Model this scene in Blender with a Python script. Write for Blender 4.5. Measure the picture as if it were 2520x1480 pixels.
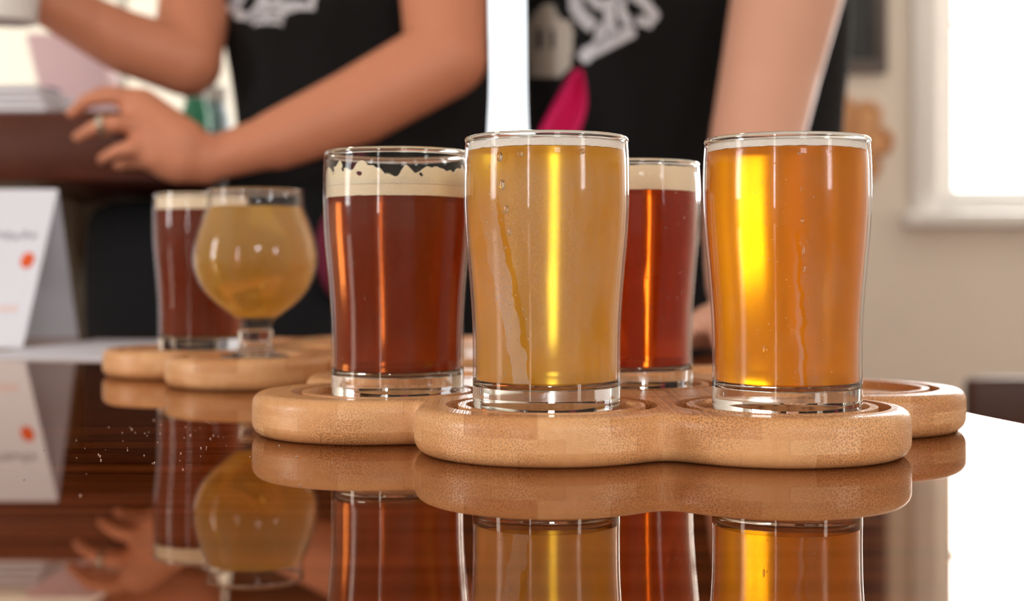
import bpy, bmesh, math, random
from mathutils import Vector, Matrix, noise
from mathutils.bvhtree import BVHTree

for _o in list(bpy.data.objects):
    bpy.data.objects.remove(_o, do_unlink=True)
SC = bpy.context.scene
COL = SC.collection
random.seed(11)

# ------------------------------------------------------------------ camera
TZ = 0.90            # table top height
CZ = TZ + 0.064      # lens height
F = 3400.0           # focal length in pixels of the 2520 px wide frame
cam_data = bpy.data.cameras.new('camera')
cam = bpy.data.objects.new('camera', cam_data)
COL.objects.link(cam)
cam.location = (0, 0, CZ)
cam.rotation_euler = (math.pi / 2, 0, 0)
cam_data.sensor_width = 36
cam_data.lens = F / 2520 * 36
cam_data.shift_y = -75 / 2520
cam_data.clip_start = 0.01
cam_data.clip_end = 60
cam_data.dof.use_dof = True
cam_data.dof.focus_distance = 0.476
cam_data.dof.aperture_fstop = 8.4
SC.camera = cam

# ------------------------------------------------------------------ view, world
SC.view_settings.view_transform = 'Standard'
SC.view_settings.look = 'None'
SC.view_settings.gamma = 1.0
SC.view_settings.use_curve_mapping = False
SC.view_settings.exposure = -0.08
SC.cycles.use_denoising = True
SC.cycles.use_adaptive_sampling = True
SC.cycles.adaptive_threshold = 0.03
SC.cycles.max_bounces = 14
SC.cycles.transmission_bounces = 12
SC.cycles.transparent_max_bounces = 24
SC.cycles.sample_clamp_indirect = 6.0
SC.cycles.blur_glossy = 0.3

world = bpy.data.worlds.new('sky')
SC.world = world
world.use_nodes = True
world.node_tree.nodes['Background'].inputs[0].default_value = (0.93, 0.97, 1.0, 1)
world.node_tree.nodes['Background'].inputs[1].default_value = 3.0


def area(name, loc, direction, sx, sy, power, color=(1, 1, 1)):
    d = bpy.data.lights.new(name, 'AREA')
    d.shape = 'RECTANGLE'
    d.size, d.size_y = sx, sy
    d.energy = power
    d.color = color
    o = bpy.data.objects.new(name, d)
    COL.objects.link(o)
    o.location = loc
    o.rotation_euler = Vector(direction).to_track_quat('-Z', 'Y').to_euler()
    return o


# room: x -2.7..2.6, y -3..4.2, z 0..2.8.  Every light stands in a window opening.
XL, XR, YF, YB, ZT = -2.7, 2.6, -3.0, 4.2, 2.8
DAY = (1.0, 0.985, 0.965)
# (wall, centre along the wall, width, z bottom, z top, power)
BLIND = (1.0, 0.93, 0.83)
WINS = [
    ('back', 1.78, 0.98, 1.14, 2.36, 78),
    ('back', -0.03, 0.34, 0.25, 2.30, 40),
    ('back', -1.20, 0.95, 1.25, 2.40, 1.5),
    ('left', 0.02, 0.50, 0.95, 2.15, 45),
    ('front', -1.75, 0.34, 0.80, 2.25, 40),
    ('front', 0.90, 0.70, 1.85, 2.45, 36),
    ('right', -1.75, 0.60, 1.05, 2.15, 45),
]
for wall, c, w, z0, z1, pw in WINS:
    zc, h = (z0 + z1) / 2, z1 - z0
    if wall == 'back':
        area('daylight', (c, YB + 0.16, zc), (0, -1, 0), w, h, pw, BLIND if pw < 10 else DAY)
    elif wall == 'front':
        area('daylight', (c, YF - 0.16, zc), (0, 1, 0), w, h, pw, DAY)
    elif wall == 'left':
        area('daylight', (XL - 0.16, c, zc), (1, 0, 0), w, h, pw, DAY)
    else:
        area('daylight', (XR + 0.16, c, zc), (-1, 0, 0), w, h, pw, DAY)


def P(px, py, d):
    """a point at depth d metres seen at pixel (px, py) of the photograph"""
    return Vector(((px - 1260) / F * d, d, CZ + (665 - py) / F * d))


# ------------------------------------------------------------------ materials
def srgb(r, g, b):
    return tuple((c / 255 / 12.92 if c / 255 <= 0.04045 else ((c / 255 + 0.055) / 1.055) ** 2.4) for c in (r, g, b)) + (1,)


def new_mat(name):
    m = bpy.data.materials.new(name)
    m.use_nodes = True
    nt = m.node_tree
    for n in list(nt.nodes):
        if n.type != 'OUTPUT_MATERIAL':
            nt.nodes.remove(n)
    out = [n for n in nt.nodes if n.type == 'OUTPUT_MATERIAL'][0]
    return m, nt, out


def nd(nt, kind, **kw):
    n = nt.nodes.new(kind)
    for k, v in kw.items():
        if k.startswith('i_'):
            n.inputs[k[2:].replace('_', ' ')].default_value = v
        else:
            setattr(n, k, v)
    return n


def pbr(name, color, rough=0.5, metal=0.0, ior=1.5, noise_amt=0.0, noise_scale=20, bump=0.0, coat=0.0):
    m, nt, out = new_mat(name)
    b = nd(nt, 'ShaderNodeBsdfPrincipled')
    b.inputs['Base Color'].default_value = color
    b.inputs['Roughness'].default_value = rough
    b.inputs['Metallic'].default_value = metal
    b.inputs['IOR'].default_value = ior
    b.inputs['Coat Weight'].default_value = coat
    tc = nd(nt, 'ShaderNodeTexCoord')
    nz = nd(nt, 'ShaderNodeTexNoise')
    nz.inputs['Scale'].default_value = noise_scale
    nz.inputs['Detail'].default_value = 4
    nt.links.new(tc.outputs['Object'], nz.inputs['Vector'])
    if noise_amt:
        mx = nd(nt, 'ShaderNodeMix', data_type='RGBA', blend_type='MULTIPLY')
        mx.inputs[0].default_value = 1
        mx.inputs[6].default_value = color
        rp = nd(nt, 'ShaderNodeMapRange')
        rp.inputs[3].default_value = 1 - noise_amt
        rp.inputs[4].default_value = 1 + noise_amt * 0.5
        nt.links.new(nz.outputs['Fac'], rp.inputs[0])
        nt.links.new(rp.outputs[0], mx.inputs[7])
        nt.links.new(mx.outputs[2], b.inputs['Base Color'])
    if bump:
        bp = nd(nt, 'ShaderNodeBump')
        bp.inputs['Strength'].default_value = bump
        bp.inputs['Distance'].default_value = 0.002
        nt.links.new(nz.outputs['Fac'], bp.inputs['Height'])
        nt.links.new(bp.outputs[0], b.inputs['Normal'])
    nt.links.new(b.outputs[0], out.inputs['Surface'])
    return m


def bamboo_mat():
    m, nt, out = new_mat('bamboo')
    L = nt.links.new
    b = nd(nt, 'ShaderNodeBsdfPrincipled')
    b.inputs['Roughness'].default_value = 0.33
    b.inputs['Specular IOR Level'].default_value = 0.45
    tc = nd(nt, 'ShaderNodeTexCoord')
    sep = nd(nt, 'ShaderNodeSeparateXYZ')
    L(tc.outputs['Object'], sep.inputs[0])
    # which layer of the lamination (0 bottom, 1 middle, 2 top)
    g1 = nd(nt, 'ShaderNodeMath', operation='GREATER_THAN'); g1.inputs[1].default_value = 0.0052
    g2 = nd(nt, 'ShaderNodeMath', operation='GREATER_THAN'); g2.inputs[1].default_value = 0.0098
    L(sep.outputs['Z'], g1.inputs[0]); L(sep.outputs['Z'], g2.inputs[0])
    lay = nd(nt, 'ShaderNodeMath', operation='ADD'); L(g1.outputs[0], lay.inputs[0]); L(g2.outputs[0], lay.inputs[1])
    # strips of cane
    off = nd(nt, 'ShaderNodeMath', operation='MULTIPLY'); off.inputs[1].default_value = 0.37
    L(lay.outputs[0], off.inputs[0])
    xs = nd(nt, 'ShaderNodeMath', operation='MULTIPLY_ADD'); xs.inputs[1].default_value = 42.0
    L(sep.outputs['X'], xs.inputs[0]); L(off.outputs[0], xs.inputs[2])
    fl = nd(nt, 'ShaderNodeMath', operation='FLOOR'); L(xs.outputs[0], fl.inputs[0])
    cmb = nd(nt, 'ShaderNodeCombineXYZ'); L(fl.outputs[0], cmb.inputs[0]); L(lay.outputs[0], cmb.inputs[1])
    wn = nd(nt, 'ShaderNodeTexWhiteNoise', noise_dimensions='3D'); L(cmb.outputs[0], wn.inputs['Vector'])
    # pores run along y, so they show as dots at the cane ends and as streaks elsewhere
    mp = nd(nt, 'ShaderNodeMapping'); mp.inputs['Rotation'].default_value = (math.pi / 2, 0, 0); mp.inputs['Scale'].default_value = (1350, 1, 1350)
    wv = nd(nt, 'ShaderNodeTexNoise'); wv.inputs['Scale'].default_value = 90; wv.inputs['Detail'].default_value = 0
    L(tc.outputs['Object'], wv.inputs['Vector'])
    wa = nd(nt, 'ShaderNodeVectorMath', operation='MULTIPLY_ADD'); wa.inputs[1].default_value = (0.0009, 0, 0.0009)
    L(wv.outputs['Color'], wa.inputs[0]); L(tc.outputs['Object'], wa.inputs[2]); L(wa.outputs[0], mp.inputs[0])
    vo = nd(nt, 'ShaderNodeTexVoronoi', voronoi_dimensions='2D'); vo.inputs['Scale'].default_value = 1.0
    L(mp.outputs[0], vo.inputs['Vector'])
    pr = nd(nt, 'ShaderNodeMapRange'); pr.inputs[1].default_value = 0.16; pr.inputs[2].default_value = 0.40
    L(vo.outputs['Distance'], pr.inputs[0])
    # how strongly a strip shows its pores
    nz0 = nd(nt, 'ShaderNodeTexNoise'); nz0.inputs['Scale'].default_value = 22; nz0.inputs['Detail'].default_value = 1
    L(tc.outputs['Object'], nz0.inputs['Vector'])
    st = nd(nt, 'ShaderNodeMapRange'); st.inputs[1].default_value = 0.38; st.inputs[2].default_value = 0.62
    st.inputs[3].default_value = 0.06; st.inputs[4].default_value = 0.8
    L(nz0.outputs['Fac'], st.inputs[0])
    inv = nd(nt, 'ShaderNodeMath', operation='SUBTRACT'); inv.inputs[0].default_value = 1.0; L(pr.outputs[0], inv.inputs[1])
    pore = nd(nt, 'ShaderNodeMath', operation='MULTIPLY'); L(inv.outputs[0], pore.inputs[0]); L(st.outputs[0], pore.inputs[1])
    # fine fibre
    mf = nd(nt, 'ShaderNodeMapping'); mf.inputs['Scale'].default_value = (420, 14, 420); L(tc.outputs['Object'], mf.inputs[0])
    nz = nd(nt, 'ShaderNodeTexNoise'); nz.inputs['Scale'].default_value = 1.0; nz.inputs['Detail'].default_value = 3
    L(mf.outputs[0], nz.inputs['Vector'])
    ramp = nd(nt, 'ShaderNodeValToRGB')
    e = ramp.color_ramp.elements
    e[0].position = 0.0; e[0].color = srgb(200, 136, 84)
    e[1].position = 1.0; e[1].color = srgb(244, 194, 142)
    e2 = ramp.color_ramp.elements.new(0.5); e2.color = srgb(226, 168, 114)
    mixv = nd(nt, 'ShaderNodeMath', operation='MULTIPLY_ADD'); mixv.inputs[1].default_value = 0.6
    sc2 = nd(nt, 'ShaderNodeMath', operation='MULTIPLY'); sc2.inputs[1].default_value = 0.45
    L(nz.outputs['Fac'], sc2.inputs[0]); L(wn.outputs['Value'], mixv.inputs[0]); L(sc2.outputs[0], mixv.inputs[2])
    L(mixv.outputs[0], ramp.inputs[0])
    mx = nd(nt, 'ShaderNodeMix', data_type='RGBA'); L(pore.outputs[0], mx.inputs[0]); L(ramp.outputs[0], mx.inputs[6])
    mx.inputs[7].default_value = srgb(134, 84, 46)
    # glue lines between the layers and the strips, thin and darker
    fr = nd(nt, 'ShaderNodeMath', operation='FRACT'); L(xs.outputs[0], fr.inputs[0])
    lt = nd(nt, 'ShaderNodeMath', operation='LESS_THAN'); lt.inputs[1].default_value = 0.012; L(fr.outputs[0], lt.inputs[0])
    k = nd(nt, 'ShaderNodeMath', operation='MULTIPLY'); k.inputs[1].default_value = 0.2; L(lt.outputs[0], k.inputs[0])
    mx2 = nd(nt, 'ShaderNodeMix', data_type='RGBA'); L(k.outputs[0], mx2.inputs[0]); L(mx.outputs[2], mx2.inputs[6])
    mx2.inputs[7].default_value = srgb(120, 74, 40)
    L(mx2.outputs[2], b.inputs['Base Color'])
    bp = nd(nt, 'ShaderNodeBump'); bp.inputs['Strength'].default_value = 0.25; bp.inputs['Distance'].default_value = 0.0002
    L(pr.outputs[0], bp.inputs['Height']); L(bp.outputs[0], b.inputs['Normal'])
    L(b.outputs[0], out.inputs['Surface'])
    return m


def table_mat():
    m, nt, out = new_mat('lacquered_dark_wood')
    L = nt.links.new
    b = nd(nt, 'ShaderNodeBsdfDiffuse')
    gl = nd(nt, 'ShaderNodeBsdfGlossy'); gl.inputs['Roughness'].default_value = 0.012
    gl.inputs['Color'].default_value = (1.0, 0.86, 0.74, 1)
    fr = nd(nt, 'ShaderNodeFresnel'); fr.inputs['IOR'].default_value = 2.4
    mxs_ = nd(nt, 'ShaderNodeMixShader')
    L(fr.outputs[0], mxs_.inputs[0]); L(b.outputs[0], mxs_.inputs[1]); L(gl.outputs[0], mxs_.inputs[2])
    tc = nd(nt, 'ShaderNodeTexCoord')
    mp = nd(nt, 'ShaderNodeMapping'); mp.inputs['Scale'].default_value = (6, 130, 20); mp.inputs['Rotation'].default_value = (0, 0, 0.12)
    L(tc.outputs['Object'], mp.inputs[0])
    nz = nd(nt, 'ShaderNodeTexNoise'); nz.inputs['Scale'].default_value = 1; nz.inputs['Detail'].default_value = 6; nz.inputs['Distortion'].default_value = 0.6
    L(mp.outputs[0], nz.inputs['Vector'])
    r = nd(nt, 'ShaderNodeValToRGB')
    r.color_ramp.elements[0].position = 0.3; r.color_ramp.elements[0].color = srgb(50, 20, 8)
    r.color_ramp.elements[1].position = 0.75; r.color_ramp.elements[1].color = srgb(128, 62, 24)
    L(nz.outputs['Fac'], r.inputs[0]); L(r.outputs[0], b.inputs['Color'])
    L(mxs_.outputs[0], out.inputs['Surface'])
    return m


def facing_fresnel(nt, f0=0.012):
    lw = nd(nt, 'ShaderNodeLayerWeight'); lw.inputs['Blend'].default_value = 0.5
    pw = nd(nt, 'ShaderNodeMath', operation='POWER'); pw.inputs[1].default_value = 5.0
    nt.links.new(lw.outputs['Facing'], pw.inputs[0])
    ma = nd(nt, 'ShaderNodeMath', operation='MULTIPLY_ADD'); ma.inputs[1].default_value = 1 - f0; ma.inputs[2].default_value = f0
    nt.links.new(pw.outputs[0], ma.inputs[0])
    return ma.outputs[0]


def wall_glass_mat(name, fog=0.0, fog_scale=60, seed=0.0, fog_lo=0.45, fog_hi=0.6, drip=None):
    """clear thin glass wall; fog = amount of fine condensation, in patches cut by running drops"""
    m, nt, out = new_mat(name)
    L = nt.links.new
    tr = nd(nt, 'ShaderNodeBsdfTransparent')
    gl = nd(nt, 'ShaderNodeBsdfGlossy'); gl.inputs['Roughness'].default_value = 0.01
    mx = nd(nt, 'ShaderNodeMixShader')
    L(facing_fresnel(nt), mx.inputs[0]); L(tr.outputs[0], mx.inputs[1]); L(gl.outputs[0], mx.inputs[2])
    last = mx.outputs[0]
    if fog:
        tc = nd(nt, 'ShaderNodeTexCoord')
        mp = nd(nt, 'ShaderNodeMapping'); mp.inputs['Scale'].default_value = (1, 1, 0.28); mp.inputs['Location'].default_value = (seed, seed * 0.7, seed * 0.3)
        L(tc.outputs['Object'], mp.inputs[0])
        nz = nd(nt, 'ShaderNodeTexNoise'); nz.inputs['Scale'].default_value = fog_scale; nz.inputs['Detail'].default_value = 5; nz.inputs['Roughness'].default_value = 0.6
        L(mp.outputs[0], nz.inputs['Vector'])
        rg = nd(nt, 'ShaderNodeMapRange'); rg.inputs[1].default_value = fog_lo; rg.inputs[2].default_value = fog_hi
        rg.inputs[3].default_value = fog * 0.15; rg.inputs[4].default_value = fog
        L(nz.outputs['Fac'], rg.inputs[0])
        # no condensation above the beer or on the thick base
        sep = nd(nt, 'ShaderNodeSeparateXYZ'); L(tc.outputs['Object'], sep.inputs[0])
        zr = nd(nt, 'ShaderNodeMapRange'); zr.inputs[1].default_value = 0.088; zr.inputs[2].default_value = 0.080
        L(sep.outputs['Z'], zr.inputs[0])
        ml = nd(nt, 'ShaderNodeMath', operation='MULTIPLY'); L(rg.outputs[0], ml.inputs[0]); L(zr.outputs[0], ml.inputs[1])
        # fine beads make the film grainy
        fz = nd(nt, 'ShaderNodeTexVoronoi'); fz.inputs['Scale'].default_value = 1500; L(tc.outputs['Object'], fz.inputs['Vector'])
        fr_ = nd(nt, 'ShaderNodeMapRange'); fr_.inputs[1].default_value = 0.15; fr_.inputs[2].default_value = 0.6
        fr_.inputs[3].default_value = 1.5; fr_.inputs[4].default_value = 0.6; L(fz.outputs['Distance'], fr_.inputs[0])
        ml2 = nd(nt, 'ShaderNodeMath', operation='MULTIPLY'); L(ml.outputs[0], ml2.inputs[0]); L(fr_.outputs[0], ml2.inputs[1])
        ml = ml2
        if drip:
            # a clear track left by a running drop, with a wet milky smear beside it (front side only)
            x0, z0, slope, hw, smear, amt = drip
            wz = nd(nt, 'ShaderNodeTexNoise'); wz.inputs['Scale'].default_value = 160; wz.inputs['Detail'].default_value = 3; L(tc.outputs['Object'], wz.inputs['Vector'])
            A_ = lambda op, a, b=None, c=None: (lambda n_: ([L(v, n_.inputs[q]) if hasattr(v, 'is_linked') else setattr(n_.inputs[q], 'default_value', v) for q, v in enumerate((a, b, c)) if v is not None], n_.outputs[0])[1])(nd(nt, 'ShaderNodeMath', operation=op))
            xc = A_('MULTIPLY_ADD', sep.outputs['Z'], -slope, x0 + slope * z0)
            xc = A_('MULTIPLY_ADD', wz.outputs['Fac'], 0.0045, A_('SUBTRACT', xc, 0.00225))
            dx_ = A_('SUBTRACT', sep.outputs['X'], xc)
            front = A_('LESS_THAN', sep.outputs['Y'], 0.0)
            below = A_('LESS_THAN', sep.outputs['Z'], z0)
            fb = A_('MULTIPLY', front, below)
            track = A_('MULTIPLY', A_('LESS_THAN', A_('ABSOLUTE', dx_), hw), fb)
            sm = A_('MULTIPLY', A_('MULTIPLY', A_('LESS_THAN', dx_, -hw), A_('GREATER_THAN', dx_, -smear)), fb)
            low = nd(nt, 'ShaderNodeMapRange'); low.inputs[1].default_value = z0; low.inputs[2].default_value = z0 * 0.35; L(sep.outputs['Z'], low.inputs[0])
            tot = A_('ADD', A_('MULTIPLY', ml.outputs[0], A_('SUBTRACT', 1.0, track)), A_('MULTIPLY', A_('MULTIPLY', sm, low.outputs[0]), amt))
            ml = tot.node
        df = nd(nt, 'ShaderNodeBsdfDiffuse'); df.inputs['Color'].default_value = (0.9, 0.9, 0.9, 1)
        tl = nd(nt, 'ShaderNodeBsdfTranslucent'); tl.inputs['Color'].default_value = (0.95, 0.95, 0.95, 1)
        a = nd(nt, 'ShaderNodeMixShader'); a.inputs[0].default_value = 0.5
        L(df.outputs[0], a.inputs[1]); L(tl.outputs[0], a.inputs[2])
        f = nd(nt, 'ShaderNodeMixShader')
        L(ml.outputs[0], f.inputs[0]); L(last, f.inputs[1]); L(a.outputs[0], f.inputs[2])
        last = f.outputs[0]
    L(last, out.inputs['Surface'])
    return m


def solid_glass_mat():
    m, nt, out = new_mat('thick_glass')
    g = nd(nt, 'ShaderNodeBsdfGlass'); g.inputs['IOR'].default_value = 1.5; g.inputs['Roughness'].default_value = 0.0
    g.inputs['Color'].default_value = (0.97, 0.98, 0.97, 1)
    nt.links.new(g.outputs[0], out.inputs['Surface'])
    return m


def beer_mat(name, sigma, haze_col, haze, rough, rough_var=0.0):
    m, nt, out = new_mat(name)
    L = nt.links.new
    g = nd(nt, 'ShaderNodeBsdfGlass'); g.inputs['IOR'].default_value = 1.33; g.inputs['Roughness'].default_value = rough
    df = nd(nt, 'ShaderNodeBsdfDiffuse'); df.inputs['Color'].default_value = haze_col
    tl = nd(nt, 'ShaderNodeBsdfTranslucent'); tl.inputs['Color'].default_value = haze_col
    h = nd(nt, 'ShaderNodeMixShader'); h.inputs[0].default_value = 0.68
    L(df.outputs[0], h.inputs[1]); L(tl.outputs[0], h.inputs[2])
    a = nd(nt, 'ShaderNodeMixShader'); a.inputs[0].default_value = haze
    L(g.outputs[0], a.inputs[1]); L(h.outputs[0], a.inputs[2])
    L(a.outputs[0], out.inputs['Surface'])
    mxs = max(sigma)
    va = nd(nt, 'ShaderNodeVolumeAbsorption')
    va.inputs['Density'].default_value = mxs
    va.inputs['Color'].default_value = tuple(1 - s / mxs for s in sigma) + (1,)
    L(va.outputs[0], out.inputs['Volume'])
    return m


def foam_mat(name, color):
    m, nt, out = new_mat(name)
    L = nt.links.new
    b = nd(nt, 'ShaderNodeBsdfPrincipled')
    b.inputs['Base Color'].default_value = color
    b.inputs['Roughness'].default_value = 0.6
    b.inputs['Subsurface Weight'].default_value = 0.3
    b.inputs['Subsurface Radius'].default_value = (0.004, 0.003, 0.002)
    b.inputs['Subsurface Scale'].default_value = 0.5
    tc = nd(nt, 'ShaderNodeTexCoord')
    v = nd(nt, 'ShaderNodeTexVoronoi'); v.inputs['Scale'].default_value = 1400
    L(tc.outputs['Object'], v.inputs['Vector'])
    bp = nd(nt, 'ShaderNodeBump'); bp.inputs['Strength'].default_value = 0.5; bp.inputs['Distance'].default_value = 0.0003
    L(v.outputs['Distance'], bp.inputs['Height']); L(bp.outputs[0], b.inputs['Normal'])
    L(b.outputs[0], out.inputs['Surface'])
    return m


M = {}
M['bamboo'] = bamboo_mat()
M['table'] = table_mat()
M['glass_gold'] = wall_glass_mat('glass_with_condensation', fog=0.12, fog_scale=45, seed=1.3, fog_lo=0.42, fog_hi=0.55, drip=(-0.0195, 0.083, 0.205, 0.0011, 0.0066, 0.17))
M['glass_amber'] = wall_glass_mat('glass_with_light_condensation', fog=0.07, fog_scale=50, seed=4.1, fog_lo=0.5, fog_hi=0.62, drip=(-0.0015, 0.062, 0.06, 0.0007, 0.0022, 0.12))
M['glass_clear'] = wall_glass_mat('glass_with_faint_condensation', fog=0.02, fog_scale=40, seed=7.7)
M['glass_goblet'] = wall_glass_mat('goblet_glass_with_condensation', fog=0.08, fog_scale=35, seed=2.2, fog_lo=0.4, fog_hi=0.6)
M['glass_solid'] = solid_glass_mat()
M['beer_gold'] = beer_mat('hazy_golden_beer', (1.0, 9, 62), (1.0, 0.70, 0.10, 1), 0.55, 0.20)
M['beer_amber'] = beer_mat('clear_amber_beer', (0.5, 17, 120), (1.0, 0.58, 0.006, 1), 0.46, 0.22)
M['beer_brown'] = beer_mat('red_brown_beer', (14, 44, 80), (0.50, 0.080, 0.008, 1), 0.58, 0.16)
M['beer_red'] = beer_mat('clear_red_beer', (8, 40, 95), (0.75, 0.10, 0.003, 1), 0.45, 0.13)
M['beer_pale'] = beer_mat('pale_yellow_cider', (2, 8, 34), (0.97, 0.68, 0.12, 1), 0.45, 0.12)
M['foam'] = foam_mat('white_foam', srgb(238, 232, 222))
M['foam_cream'] = foam_mat('cream_foam', srgb(240, 222, 190))
M['wall'] = pbr('beige_wall', srgb(234, 223, 210), 0.8, noise_amt=0.04, noise_scale=3)
M['white'] = pbr('white_paint', srgb(240, 238, 234), 0.5)
M['ceil'] = pbr('ceiling_white', srgb(238, 234, 226), 0.9)
M['floor'] = pbr('brown_floor', srgb(120, 84, 58), 0.4, noise_amt=0.3, noise_scale=4)
M['barwood'] = pbr('dark_red_wood', srgb(92, 40, 20), 0.25, noise_amt=0.35, noise_scale=14)
M['cream'] = pbr('cream_panel', srgb(214, 196, 172), 0.7)
M['skin_a'] = pbr('tanned_skin', srgb(216, 142, 108), 0.5, noise_amt=0.12, noise_scale=18)
M['skin_b'] = pbr('fair_skin', srgb(228, 172, 146), 0.5, noise_amt=0.08, noise_scale=18)
M['black'] = pbr('black_cotton', srgb(11, 11, 13), 0.95, bump=0.3, noise_scale=60)
M['navy'] = pbr('dark_denim', srgb(8, 10, 15), 0.9)
M['print'] = pbr('light_grey_print', srgb(226, 228, 236), 0.8)
M['printbeige'] = pbr('beige_print', srgb(200, 190, 178), 0.8)
M['printgrey'] = pbr('grey_print', srgb(70, 66, 64), 0.8)
M['pink'] = pbr('magenta_cloth', srgb(222, 4, 98), 0.7)
M['wine'] = pbr('dark_magenta_cloth', srgb(110, 14, 50), 0.8)
M['paper'] = pbr('white_paper', srgb(234, 236, 248), 0.6)
M['orange'] = pbr('orange_ink', srgb(236, 92, 30), 0.6)
M['greyink'] = pbr('grey_ink', srgb(176, 176, 190), 0.6)
M['pinkink'] = pbr('pale_pink_ink', srgb(244, 214, 208), 0.6)
M['silver'] = pbr('silver', srgb(225, 220, 205), 0.15, metal=1.0)
M['slate'] = pbr('chalkboard_slate', srgb(56, 60, 62), 0.7, noise_amt=0.5, noise_scale=9)
M['frame'] = pbr('grey_wood_frame', srgb(92, 84, 80), 0.6)
M['chairwood'] = pbr('dark_brown_chair_wood', srgb(84, 50, 38), 0.4, noise_amt=0.3, noise_scale=12)
M['hair'] = pbr('brown_hair', srgb(60, 38, 24), 0.5)
M['blue'] = pbr('blue_glaze', srgb(60, 72, 120), 0.3)
M['redpink'] = pbr('pink_paper', srgb(244, 208, 212), 0.7)
M['green'] = pbr('green_glaze', srgb(70, 170, 130), 0.3)
M['cyan'] = pbr('pale_blue_plastic', srgb(175, 205, 220), 0.3)
M['cloth'] = pbr('white_cloth', srgb(244, 242, 248), 0.9, bump=0.4, noise_scale=30)
M['dust'] = pbr('dust', srgb(190, 170, 160), 0.9)
M['pane'] = wall_glass_mat('window_pane_glass')
_m, _nt, _out = new_mat('cream_blind_fabric')
_t = nd(_nt, 'ShaderNodeBsdfTranslucent'); _t.inputs['Color'].default_value = (0.30, 0.265, 0.215, 1)
_d = nd(_nt, 'ShaderNodeBsdfDiffuse'); _d.inputs['Color'].default_value = (0.62, 0.56, 0.47, 1)
_a = nd(_nt, 'ShaderNodeAddShader'); _nt.links.new(_t.outputs[0], _a.inputs[0]); _nt.links.new(_d.outputs[0], _a.inputs[1])
_nt.links.new(_a.outputs[0], _out.inputs['Surface'])
M['blind'] = _m


# ------------------------------------------------------------------ geometry helpers
def link(name, bm, mat=None, parent=None, smooth=True, sharp=40):
    me = bpy.data.meshes.new(name)
    if smooth:
        for f in bm.faces:
            f.smooth = True
        lim = math.radians(sharp)
        for e in bm.edges:
            if len(e.link_faces) == 2 and e.calc_face_angle(0) > lim:
                e.smooth = False
    bm.to_mesh(me)
    bm.free()
    o = bpy.data.objects.new(name, me)
    COL.objects.link(o)
    if mat is not None:
        for mm in (mat if isinstance(mat, (list, tuple)) else [mat]):
            me.materials.append(mm)
    if parent:
        o.parent = parent
    return o


def empty(name, loc=(0, 0, 0), rz=0.0):
    o = bpy.data.objects.new(name, None)
    o.empty_display_size = 0.02
    o.location = loc
    o.rotation_euler = (0, 0, rz)
    COL.objects.link(o)
    return o


def tag(o, label, cat, group=None):
    o['label'] = label
    o['category'] = cat
    if group:
        o['group'] = group
    return o


def struct(o):
    o['kind'] = 'structure'
    return o


def add_box(bm, x0, x1, y0, y1, z0, z1, bevel=0.0, segs=2):
    r = bmesh.ops.create_cube(bm, size=1)
    vs = r['verts']
    for v in vs:
        v.co = Vector(((x0 + x1) / 2 + v.co.x * (x1 - x0), (y0 + y1) / 2 + v.co.y * (y1 - y0), (z0 + z1) / 2 + v.co.z * (z1 - z0)))
    if bevel:
        es = list({e for v in vs for e in v.link_edges})
        bmesh.ops.bevel(bm, geom=es, offset=bevel, segments=segs, profile=0.5, affect='EDGES')


def box(name, x0, x1, y0, y1, z0, z1, mat, parent=None, bevel=0.0, segs=2):
    bm = bmesh.new()
    add_box(bm, x0, x1, y0, y1, z0, z1, bevel, segs)
    return link(name, bm, mat, parent, smooth=bevel > 0)


def add_lathe(bm, prof, segs=96, closed=False, cap=True):
    """prof: list of (r, z); r == 0 collapses to a pole.  closed joins last ring to first."""
    rings = []
    for r, z in prof:
        if r < 1e-7:
            rings.append([bm.verts.new((0, 0, z))])
        else:
            rings.append([bm.verts.new((r * math.cos(2 * math.pi * i / segs), r * math.sin(2 * math.pi * i / segs), z)) for i in range(segs)])
    pairs = list(zip(rings[:-1], rings[1:]))
    if closed:
        pairs.append((rings[-1], rings[0]))
    for a, b in pairs:
        if len(a) == 1 and len(b) == 1:
            continue
        for i in range(segs):
            j = (i + 1) % segs
            if len(a) == 1:
                bm.faces.new((a[0], b[j], b[i]))
            elif len(b) == 1:
                bm.faces.new((a[i], a[j], b[0]))
            else:
                bm.faces.new((a[i], a[j], b[j], b[i]))
    bmesh.ops.recalc_face_normals(bm, faces=bm.faces[:])
    return rings


def smooth_profile(pts, n=6):
    """Catmull-Rom through (r, z) points"""
    out = []
    P_ = [pts[0]] + list(pts) + [pts[-1]]
    for k in range(1, len(P_) - 2):
        p0, p1, p2, p3 = P_[k - 1], P_[k], P_[k + 1], P_[k + 2]
        for s in range(n):
            t = s / n
            out.append(tuple(0.5 * ((2 * p1[c]) + (-p0[c] + p2[c]) * t + (2 * p0[c] - 5 * p1[c] + 4 * p2[c] - p3[c]) * t * t + (-p0[c] + 3 * p1[c] - 3 * p2[c] + p3[c]) * t ** 3) for c in (0, 1)))
    out.append(tuple(pts[-1]))
    return out


def bake(o):
    """replace the object's mesh by its evaluated mesh (modifiers applied)"""
    dg = bpy.context.evaluated_depsgraph_get()
    me = bpy.data.meshes.new_from_object(o.evaluated_get(dg))
    o.modifiers.clear()
    o.data = me
    return o


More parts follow.
